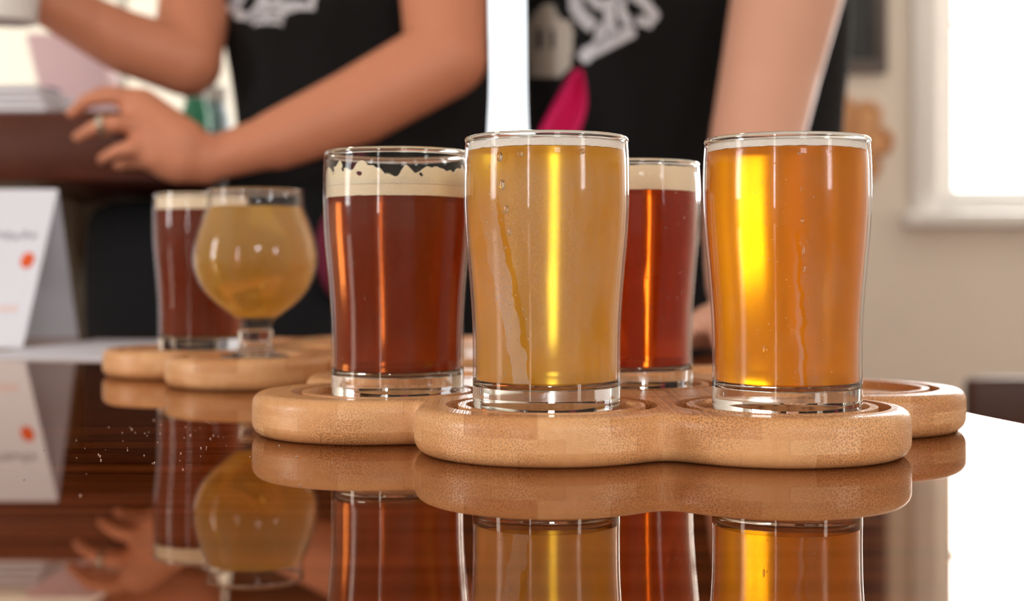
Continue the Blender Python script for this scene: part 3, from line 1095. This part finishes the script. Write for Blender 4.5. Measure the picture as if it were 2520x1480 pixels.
# ------------------------------------------------------------------ people
def finger(bm, pts, r):
    n = len(pts)
    for k in range(n - 1):
        a = r * (1 - 0.10 * k)
        b = r * (1 - 0.10 * (k + 1))
        capsule(bm, pts[k], a, pts[k + 1], b, 14)


def body_rest(bm, sh_l, sh_r, neck, head_r=0.092):
    """shoulders, neck and head above the frame"""
    capsule(bm, sh_l, 0.052, neck, 0.055)
    capsule(bm, sh_r, 0.052, neck, 0.055)
    capsule(bm, neck, 0.052, neck + Vector((0, -0.03, 0.10)), 0.048)
    h = neck + Vector((0, -0.05, 0.20))
    ellipsoid(bm, h, 0.075, 0.093, 0.112)
    ellipsoid(bm, h + Vector((0, -0.092, -0.01)), 0.012, 0.018, 0.022)
    for s in (-1, 1):
        ellipsoid(bm, h + Vector((0.076 * s, 0.005, -0.005)), 0.010, 0.018, 0.030)
    return h


def hair_for(parent, h, name='hair'):
    bm = bmesh.new()
    ellipsoid(bm, h + Vector((0, 0.022, 0.030)), 0.084, 0.092, 0.100)
    ellipsoid(bm, h + Vector((0, 0.060, -0.06)), 0.060, 0.045, 0.090)
    return fuse(name, bm, M['hair'], parent, 0.008, 3)


def surface_patch(name, polys, target, mat, parent, lift=0.0015, dist=1.4, width=None):
    """a print lying on a garment: outline points are seen through the lens and dropped on the cloth"""
    dg = bpy.context.evaluated_depsgraph_get()
    bvh = BVHTree.FromObject(target, dg)
    bm = bmesh.new()
    off = parent.location.copy()
    eye = Vector((0, 0, CZ)) - off
    for poly in polys:
        xs = [p[0] for p in poly]; ys = [p[1] for p in poly]
        step = 5
        vs = {}

        def inside(x, y):
            c = False
            j = len(poly) - 1
            for i in range(len(poly)):
                xi, yi = poly[i]; xj, yj = poly[j]
                if (yi > y) != (yj > y) and x < (xj - xi) * (y - yi) / (yj - yi + 1e-9) + xi:
                    c = not c
                j = i
            return c

        def vert(x, y):
            if (x, y) not in vs:
                d = (P(x, y, 1) - off - eye).normalized()
                hit = bvh.ray_cast(eye, d)
                vs[x, y] = None if hit[0] is None else bm.verts.new(hit[0] - d * lift)
            return vs[x, y]
        for gx in range(int(min(xs)) // step * step, int(max(xs)) + step, step):
            for gy in range(int(min(ys)) // step * step, int(max(ys)) + step, step):
                if inside(gx + step / 2, gy + step / 2):
                    q = [vert(gx, gy), vert(gx, gy + step), vert(gx + step, gy + step), vert(gx + step, gy)]
                    if all(q):
                        bm.faces.new(q)
    o = link(name, bm, mat, parent)
    return o


def stroke(pts, w):
    """outline polygon round a polyline of width w"""
    L_, R_ = [], []
    for i, p in enumerate(pts):
        a = Vector(pts[max(0, i - 1)]); b = Vector(pts[min(len(pts) - 1, i + 1)])
        t = (b - a).normalized(); n = Vector((-t.y, t.x)) * w / 2
        L_.append((p[0] + n.x, p[1] + n.y)); R_.append((p[0] - n.x, p[1] - n.y))
    return L_ + R_[::-1]


def at(p, e):
    return Vector(p) - e.location


# ---- person at the left, leaning on the bar
p1 = empty('person', (-0.22, 1.56, 0))
tag(p1, 'person in black tee shirt leaning one hand on the bar, ring on a finger', 'person')
bm = bmesh.new()
Q = lambda px, py, d: at(P(px, py, d), p1)
# right-hand arm in the picture: shoulder - elbow - wrist
shR = Q(1085, -620, 1.60); elR = Q(1098, 140, 1.355); wrR = Q(505, 395, 1.275)
capsule(bm, shR, 0.050, Q(1090, -60, 1.405), 0.046)
capsule(bm, Q(1090, -60, 1.405), 0.046, elR, 0.040)
capsule(bm, elR, 0.041, Q(880, 262, 1.325), 0.0375)
capsule(bm, Q(880, 262, 1.325), 0.0375, Q(680, 345, 1.295), 0.0285)
capsule(bm, Q(680, 345, 1.295), 0.0285, wrR, 0.0225, flat=0.9)
# hand on the bar edge: palm, four fingers, thumb
capsule(bm, wrR, 0.0225, Q(430, 375, 1.265), 0.028, flat=0.75, up=(0, 1, 0))
capsule(bm, Q(450, 355, 1.265), 0.024, Q(345, 265, 1.260), 0.019)
capsule(bm, Q(445, 385, 1.265), 0.024, Q(355, 322, 1.250), 0.015)
capsule(bm, Q(440, 400, 1.265), 0.020, Q(372, 380, 1.250), 0.014)
finger(bm, [Q(345, 262, 1.260), Q(285, 235, 1.248), Q(220, 243, 1.248), Q(176, 280, 1.262)], 0.0092)
finger(bm, [Q(345, 306, 1.250), Q(285, 302, 1.232), Q(232, 314, 1.236), Q(192, 338, 1.258)], 0.0090)
finger(bm, [Q(362, 362, 1.250), Q(322, 362, 1.236), Q(282, 374, 1.238), Q(250, 392, 1.258)], 0.0084)
finger(bm, [Q(385, 402, 1.262), Q(345, 398, 1.262), Q(312, 402, 1.272), Q(290, 408, 1.290)], 0.0078)
finger(bm, [Q(400, 300, 1.285), Q(330, 240, 1.305), Q(260, 232, 1.335), Q(215, 248, 1.345)], 0.0115)
# left-hand arm in the picture: elbow low, forearm raised across to the left
shL = Q(640, -640, 1.66); elL = Q(462, 155, 1.48); wrL = Q(95, -5, 1.40)
capsule(bm, shL, 0.048, Q(480, 0, 1.52), 0.040)
capsule(bm, Q(480, 0, 1.52), 0.040, elL, 0.036)
capsule(bm, elL, 0.037, Q(310, 105, 1.45), 0.034)
capsule(bm, Q(310, 105, 1.45), 0.034, wrL, 0.024)
capsule(bm, wrL, 0.024, Q(30, -40, 1.38), 0.026, flat=0.7)
for k, (ox, oy) in enumerate(((0, -35), (-8, -15), (-6, 8), (0, 28))):
    finger(bm, [Q(25 + ox, -40 + oy, 1.375), Q(-25 + ox, -20 + oy, 1.355), Q(-55 + ox, 0 + oy, 1.365), Q(-62 + ox, 18 + oy, 1.385)], 0.0095)
finger(bm, [Q(50, -20, 1.38), Q(20, 20, 1.365), Q(-15, 35, 1.36)], 0.011)
# trunk under the clothes, shoulders, neck, head
ellipsoid(bm, Q(880, -520, 1.62), 0.15, 0.085, 0.12)
capsule(bm, Q(860, -450, 1.62), 0.10, Q(850, 300, 1.60), 0.10)
h1 = body_rest(bm, shL, shR, Q(865, -760, 1.60))
capsule(bm, Vector((-0.08, 0, 0.95)), 0.10, Vector((-0.08, 0, 0.06)), 0.045)
capsule(bm, Vector((0.08, 0, 0.95)), 0.10, Vector((0.08, 0, 0.06)), 0.045)
fuse('body', bm, M['skin_a'], p1, 0.004, 5)
hair_for(p1, h1)
# tee shirt
bm = bmesh.new()
loft(bm, [(Q(xl, yy, dd), Q(xr, yy, dd), dep) for yy, xl, xr, dd, dep in ((-640, 560, 1180, 1.62, 0.10), (-400, 560, 1200, 1.62, 0.12), (-150, 545, 1205, 1.60, 0.13), (60, 552, 1208, 1.59, 0.13), (200, 575, 1210, 1.58, 0.125), (330, 590, 1205, 1.57, 0.12), (440, 585, 1200, 1.57, 0.125))])
capsule(bm, Q(640, -640, 1.66), 0.060, Q(500, -75, 1.53), 0.052)          # sleeves
capsule(bm, Q(1085, -620, 1.60), 0.062, Q(1088, -190, 1.51), 0.056)
shirt1 = fuse('tee_shirt', bm, M['black'], p1, 0.007, 10)
# black apron / trousers below
bm = bmesh.new()
loft(bm, [(Q(xl, yy, 1.55), Q(xr, yy, 1.55), dep) for yy, xl, xr, dep in ((420, 556, 1195, 0.11), (486, 552, 1195, 0.115), (498, 330, 1195, 0.118), (520, 238, 1195, 0.12), (600, 222, 1190, 0.125), (720, 220, 1185, 0.125), (830, 222, 1180, 0.12), (960, 235, 1175, 0.12))])
capsule(bm, Vector((-0.12, 0, 0.80)), 0.11, Vector((-0.11, 0, 0.10)), 0.07)
capsule(bm, Vector((0.08, 0, 0.80)), 0.11, Vector((0.08, 0, 0.10)), 0.07)
fuse('black_trousers', bm, M['navy'], p1, 0.008, 8)
for s in (-0.11, 0.08):
    bm = bmesh.new()
    ellipsoid(bm, (s, -0.05, 0.045), 0.045, 0.13, 0.042)
    fuse('shoe', bm, M['black'], p1, 0.006, 2)
# ring
bm = bmesh.new()
add_lathe(bm, [(0.0082, -0.003), (0.0096, -0.003), (0.0100, 0), (0.0096, 0.003), (0.0082, 0.003)], 32, closed=True)
o = link('finger_ring', bm, M['silver'], p1)
o.location = Q(256, 308, 1.2345)
o.rotation_euler = (P(232, 314, 1.236) - P(285, 302, 1.232)).to_track_quat('Z', 'Y').to_euler()
bpy.context.view_layer.update()
pr = [stroke([(535, -30), (540, 5), (560, 25), (585, 5), (600, -30)], 24),
      stroke([(590, -25), (578, 10), (585, 38), (615, 42), (640, 22), (650, -10)], 24),
      stroke([(640, 30), (670, 8), (700, 25), (735, 12), (765, 18), (770, -20)], 22),
      stroke([(600, 42), (650, 36), (700, 40)], 16),
      stroke([(625, 58), (655, 52), (695, 58)], 10), stroke([(680, -30), (690, 10), (720, 5)], 18)]
surface_patch('chest_print', pr, shirt1, M['print'], p1)

# ---- person at the right, straight arm down to the table
p2 = empty('person', (0.20, 1.66, 0))
tag(p2, 'person in printed black tee shirt with a straight bare arm resting on the table', 'person')
Q = lambda px, py, d: at(P(px, py, d), p2)
bm = bmesh.new()
shA = Q(1985, -520, 1.55)
capsule(bm, shA, 0.052, Q(1942, -40, 1.42), 0.058)
capsule(bm, Q(1942, -40, 1.42), 0.058, Q(1895, 180, 1.38), 0.050)
capsule(bm, Q(1895, 180, 1.38), 0.050, Q(1862, 340, 1.33), 0.045)       # elbow
capsule(bm, Q(1862, 340, 1.33), 0.045, Q(1838, 520, 1.27), 0.041)
capsule(bm, Q(1838, 520, 1.27), 0.041, Q(1825, 700, 1.19), 0.031)
hz = TZ + 0.018
WR = at(Vector((0.190, 1.13, TZ + 0.045)), p2)
capsule(bm, Q(1825, 700, 1.19), 0.031, WR, 0.025)
pc = at(Vector((0.168, 1.085, TZ + 0.020)), p2)
capsule(bm, WR, 0.025, pc, 0.021, flat=0.85)
for k in range(4):
    a = math.radians(-8 + 12 * k)
    kb = at(Vector((0.136 + 0.021 * k, 1.050 - 0.004 * abs(k - 1.5), TZ + 0.016)), p2)
    capsule(bm, pc + Vector((-0.010 + 0.007 * k, 0.0, 0)), 0.019, kb, 0.0125)
    d = Vector((-0.30 + 0.16 * k, -1, 0)).normalized()
    ln = (0.056, 0.064, 0.060, 0.048)[k]
    finger(bm, [kb, kb + d * ln * 0.45 + Vector((0, 0, 0.004)), kb + d * ln * 0.8 + Vector((0, 0, -0.002)), kb + d * ln + Vector((0, 0, -0.007))], 0.0092)
finger(bm, [pc + Vector((-0.018, 0.01, 0)), pc + Vector((-0.042, -0.010, -0.004)), pc + Vector((-0.058, -0.034, -0.010))], 0.0108)
# other arm hangs behind
shB = Q(1330, -540, 1.78)
capsule(bm, shB, 0.048, Q(1440, -50, 1.86), 0.042)
capsule(bm, Q(1440, -50, 1.86), 0.042, Q(1500, 350, 1.84), 0.030)
hb = Q(1510, 470, 1.82)
capsule(bm, Q(1500, 350, 1.84), 0.026, hb, 0.026, flat=0.7)
for k in range(4):
    finger(bm, [hb + Vector((-0.025 + 0.017 * k, 0, -0.02)), hb + Vector((-0.027 + 0.018 * k, -0.005, -0.055)), hb + Vector((-0.026 + 0.017 * k, -0.012, -0.085))], 0.009)
finger(bm, [hb + Vector((-0.02, -0.01, 0)), hb + Vector((-0.042, -0.015, -0.03)), hb + Vector((-0.046, -0.018, -0.055))], 0.0105)
capsule(bm, Q(1680, -450, 1.66), 0.10, Q(1680, 300, 1.66), 0.10)
h2 = body_rest(bm, shB, shA, Q(1660, -740, 1.66))
capsule(bm, Vector((-0.08, 0, 0.95)), 0.10, Vector((-0.08, 0, 0.06)), 0.045)
capsule(bm, Vector((0.08, 0, 0.95)), 0.10, Vector((0.08, 0, 0.06)), 0.045)
fuse('body', bm, M['skin_b'], p2, 0.005, 5)
hair_for(p2, h2)
bm = bmesh.new()
loft(bm, [(Q(xl, yy, dd), Q(xr, yy, dd), dep) for yy, xl, xr, dd, dep in ((-560, 1300, 2060, 1.66, 0.10), (-350, 1290, 2085, 1.66, 0.12), (-120, 1288, 2085, 1.65, 0.13), (80, 1290, 2088, 1.64, 0.13), (260, 1292, 2072, 1.63, 0.125), (420, 1300, 2062, 1.62, 0.12), (560, 1310, 2055, 1.62, 0.12))])
capsule(bm, shA, 0.066, Q(1960, -190, 1.46), 0.066)
capsule(bm, shB, 0.060, Q(1420, -120, 1.85), 0.054)
shirt2 = fuse('tee_shirt', bm, M['black'], p2, 0.007, 10)
bm = bmesh.new()
loft(bm, [(Q(xl, yy, 1.62), Q(xr, yy, 1.62), 0.115) for yy, xl, xr in ((600, 1320, 2050), (700, 1310, 2060), (820, 1310, 2060), (930, 1315, 2050))])
capsule(bm, Vector((-0.09, -0.02, 0.80)), 0.10, Vector((-0.09, 0, 0.10)), 0.07)
capsule(bm, Vector((0.09, -0.02, 0.80)), 0.10, Vector((0.09, 0, 0.10)), 0.07)
fuse('black_trousers', bm, M['navy'], p2, 0.008, 8)
for s in (-0.09, 0.09):
    bm = bmesh.new()
    ellipsoid(bm, (s, -0.05, 0.045), 0.045, 0.13, 0.042)
    fuse('shoe', bm, M['black'], p2, 0.006, 2)
bpy.context.view_layer.update()
pr = [stroke([(1412, -20), (1418, 20), (1438, 48), (1462, 66)], 34),
      stroke([(1440, -20), (1470, 12), (1500, 8), (1540, -10)], 26),
      stroke([(1482, 62), (1478, 90), (1470, 112)], 26),
      stroke([(1432, 148), (1450, 128), (1490, 108), (1528, 90), (1560, 72)], 34),
      stroke([(1500, 20), (1500, 60), (1515, 92)], 30),
      stroke([(1528, -10), (1530, 30), (1550, 66)], 24),
      stroke([(1555, -20), (1590, 10), (1612, 40), (1598, 58), (1568, 48)], 26)]
surface_patch('chest_print', pr, shirt2, M['print'], p2)
surface_patch('side_print', [[(1297, 60), (1312, 38), (1334, 12), (1362, 10), (1376, 46), (1402, 50), (1413, 82), (1408, 130), (1402, 166), (1380, 190), (1302, 188), (1296, 140)]], shirt2, M['printbeige'], p2, lift=0.0012)
surface_patch('side_print_mark', [[(1322, 70), (1336, 70), (1336, 122), (1322, 122)], [(1355, 70), (1366, 78), (1366, 120), (1355, 120)]], shirt2, M['printgrey'], p2, lift=0.0022)

# magenta cloth hanging from the waist of the person at the right
bm = bmesh.new()
cl = empty('magenta_cloth', P(1400, 180, 1.46))
tag(cl, 'bright magenta cloth hanging down the front of the printed black shirt', 'cloth')
rows = [(170, 1414, 1428), (190, 1400, 1436), (220, 1382, 1442), (255, 1362, 1446), (290, 1344, 1440), (325, 1325, 1425), (370, 1305, 1415), (420, 1292, 1400), (470, 1288, 1390)]
grid = []
for y, xa, xb in rows:
    r_ = []
    for k in range(13):
        t = k / 12
        fold = 0.006 * math.sin(t * 9 + y * 0.01)
        r_.append(bm.verts.new(P(xa + (xb - xa) * t, y, 1.46) + Vector((0, fold, 0)) - cl.location))
    grid.append(r_)
for a, b in zip(grid[:-1], grid[1:]):
    for k in range(12):
        bm.faces.new((a[k], a[k + 1], b[k + 1], b[k]))
o = link('cloth', bm, M['pink'], cl)
md = o.modifiers.new('s', 'SOLIDIFY'); md.thickness = 0.004; md.offset = 0
md = o.modifiers.new('ss', 'SUBSURF'); md.levels = 1; md.render_levels = 1
bake(o)

# dark magenta pouch beside the brown beer
bm = bmesh.new()
pc_ = P(850, 620, 1.40)
ellipsoid(bm, (0, 0, 0), 0.031, 0.016, 0.052)
capsule(bm, (0.006, 0, 0.03), 0.016, (0.014, 0.01, 0.10), 0.006)
o = fuse('waist_pouch', bm, M['wine'], None, 0.003, 4)
o.location = pc_
tag(o, 'dark magenta pouch hanging at the waist just left behind the red brown beer', 'pouch')

# ------------------------------------------------------------------ things on the bar
def on_bar(px, d):
    v = P(px, 300, d)
    return Vector((v.x, v.y, BAR_TOP))


# white folded cloths
c0 = on_bar(55, 1.42)
bm = bmesh.new()
for k in range(4):
    add_box(bm, -0.12, 0.048 - 0.003 * k, -0.07, 0.07, 0.0006 + 0.007 * k, 0.0065 + 0.007 * k, 0.0025)
o = link('folded_cloth', bm, M['cloth'])
o.location = c0
tag(o, 'stack of folded white cloth lying on the dark bar top at far left', 'cloth')
# pink and white paper bag
bm = bmesh.new()
add_box(bm, -0.040, 0.060, -0.03, 0.03, 0.0, 0.175, 0.004)
for v in bm.verts:
    v.co.x += v.co.z * -0.25
o = link('paper_bag', bm, M['redpink'])
o.location = on_bar(225, 1.95)
tag(o, 'pink paper bag standing on the bar between the forearm and the hand', 'bag')
# blue cup
e = empty('cup', on_bar(85, 1.66))
tag(e, 'small dark blue cup on the bar behind the folded white cloth', 'cup')
bm = bmesh.new()
add_lathe(bm, [(0, 0.001), (0.020, 0), (0.026, 0.03), (0.030, 0.062), (0.028, 0.063), (0.024, 0.03), (0.018, 0.004), (0, 0.004)], 40)
link('cup_body', bm, M['blue'], e)
bm = bmesh.new()
for k in range(8):
    a0, a1 = math.pi * k / 8, math.pi * (k + 1) / 8
    capsule(bm, (0.027 + 0.018 * math.sin(a0), 0, 0.033 + 0.018 * math.cos(a0)), 0.0035, (0.027 + 0.018 * math.sin(a1), 0, 0.033 + 0.018 * math.cos(a1)), 0.0035, 10)
link('handle', bm, M['blue'], e)
# white cup held by the raised hand
e = empty('takeaway_cup', P(10, 55, 1.312))
tag(e, 'white cup held in the raised hand at the top left corner', 'cup')
bm = bmesh.new()
add_lathe(bm, [(0, 0), (0.030, 0), (0.0305, 0.002), (0.040, 0.105), (0.0385, 0.105), (0.029, 0.003), (0, 0.003)], 48)
link('cup_body', bm, M['white'], e)
bm = bmesh.new()
add_lathe(bm, [(0.0415, 0.103), (0.0425, 0.106), (0.0405, 0.112), (0.0, 0.113), (0, 0.109), (0.038, 0.108)], 48)
link('lid', bm, M['white'], e)
# jars in the gap under the elbow
for px, d, mt, lab, nm in ((482, 2.05, 'green', 'small green jar on the bar seen between elbow and black shirt', 'jar'),
                           (530, 2.10, 'cyan', 'pale blue jar on the bar right of the small green jar', 'jar')):
    e = empty(nm, Vector(((px - 1260) / F * d, d, BAR_TOP)))
    e.scale = (1.0, 1.0, 2.0)
    tag(e, lab, 'jar', 'jars on the bar')
    bm = bmesh.new()
    add_lathe(bm, [(0, 0), (0.020, 0), (0.022, 0.003), (0.022, 0.038), (0.016, 0.046), (0.016, 0.052), (0, 0.052)], 40)
    link('jar_body', bm, M[mt], e)
    bm = bmesh.new()
    add_lathe(bm, [(0.0175, 0.050), (0.0178, 0.060), (0.016, 0.062), (0, 0.062), (0, 0.0525), (0.0175, 0.050)], 40)
    link('lid', bm, M['white'], e)

# ------------------------------------------------------------------ things on the back wall
cb = empty('chalkboard', (1.02, YB, 1.90))
tag(cb, 'grey framed chalkboard with faint chalk writing hanging on the beige wall', 'chalkboard')
box('slate', -0.22, 0.075, -0.018, -0.008, -0.30, 0.30, M['slate'], cb)
bm = bmesh.new()
for a in ((-0.26, -0.22, -0.30, 0.30), (0.075, 0.115, -0.30, 0.30), (-0.26, 0.115, -0.34, -0.30), (-0.26, 0.115, 0.30, 0.34)):
    add_box(bm, a[0], a[1], -0.026, 0.0, a[2], a[3], 0.004)
link('frame', bm, M['frame'], cb)
wb = flight_board('flight_board', (0, 0), [(0.098 * math.cos(math.radians(10 + 51.43 * k)), 0.098 * math.sin(math.radians(10 + 51.43 * k))) for k in range(7)])
wb.rotation_euler = (math.pi / 2, 0.2, 0)
wb.location = (1.013, YB - 0.0005, CZ + (665 - 347) / F * YB)
tag(wb, 'clover shaped bamboo board hanging on the beige wall below the chalkboard', 'serving board')

# ------------------------------------------------------------------ chair at the right
ch = empty('wooden_chair', (1.035, 2.55, 0))
tag(ch, 'dark brown wooden chair beyond the right edge of the table', 'chair')
bm = bmesh.new()
add_box(bm, -0.21, 0.21, -0.20, 0.20, 0.42, 0.455, 0.010, 3)
link('seat', bm, M['chairwood'], ch)
for lx in (-0.18, 0.18):
    for ly in (-0.17, 0.17):
        bm = bmesh.new()
        capsule(bm, (lx * 1.06, ly * 1.06, 0.022), 0.018, (lx, ly, 0.42), 0.020)
        link('leg', bm, M['chairwood'], ch)
bm = bmesh.new()
add_box(bm, -0.26, 0.26, -0.235, -0.205, 0.640, 0.780, 0.014, 4)
for v in bm.verts:
    v.co.y += 0.6 * v.co.x ** 2
link('backrest', bm, M['chairwood'], ch)
for lx in (-0.17, -0.06, 0.06, 0.17):
    bm = bmesh.new()
    capsule(bm, (lx, -0.19, 0.45), 0.012, (lx * 1.1, -0.205, 0.68), 0.010)
    link('back_spindle', bm, M['chairwood'], ch)
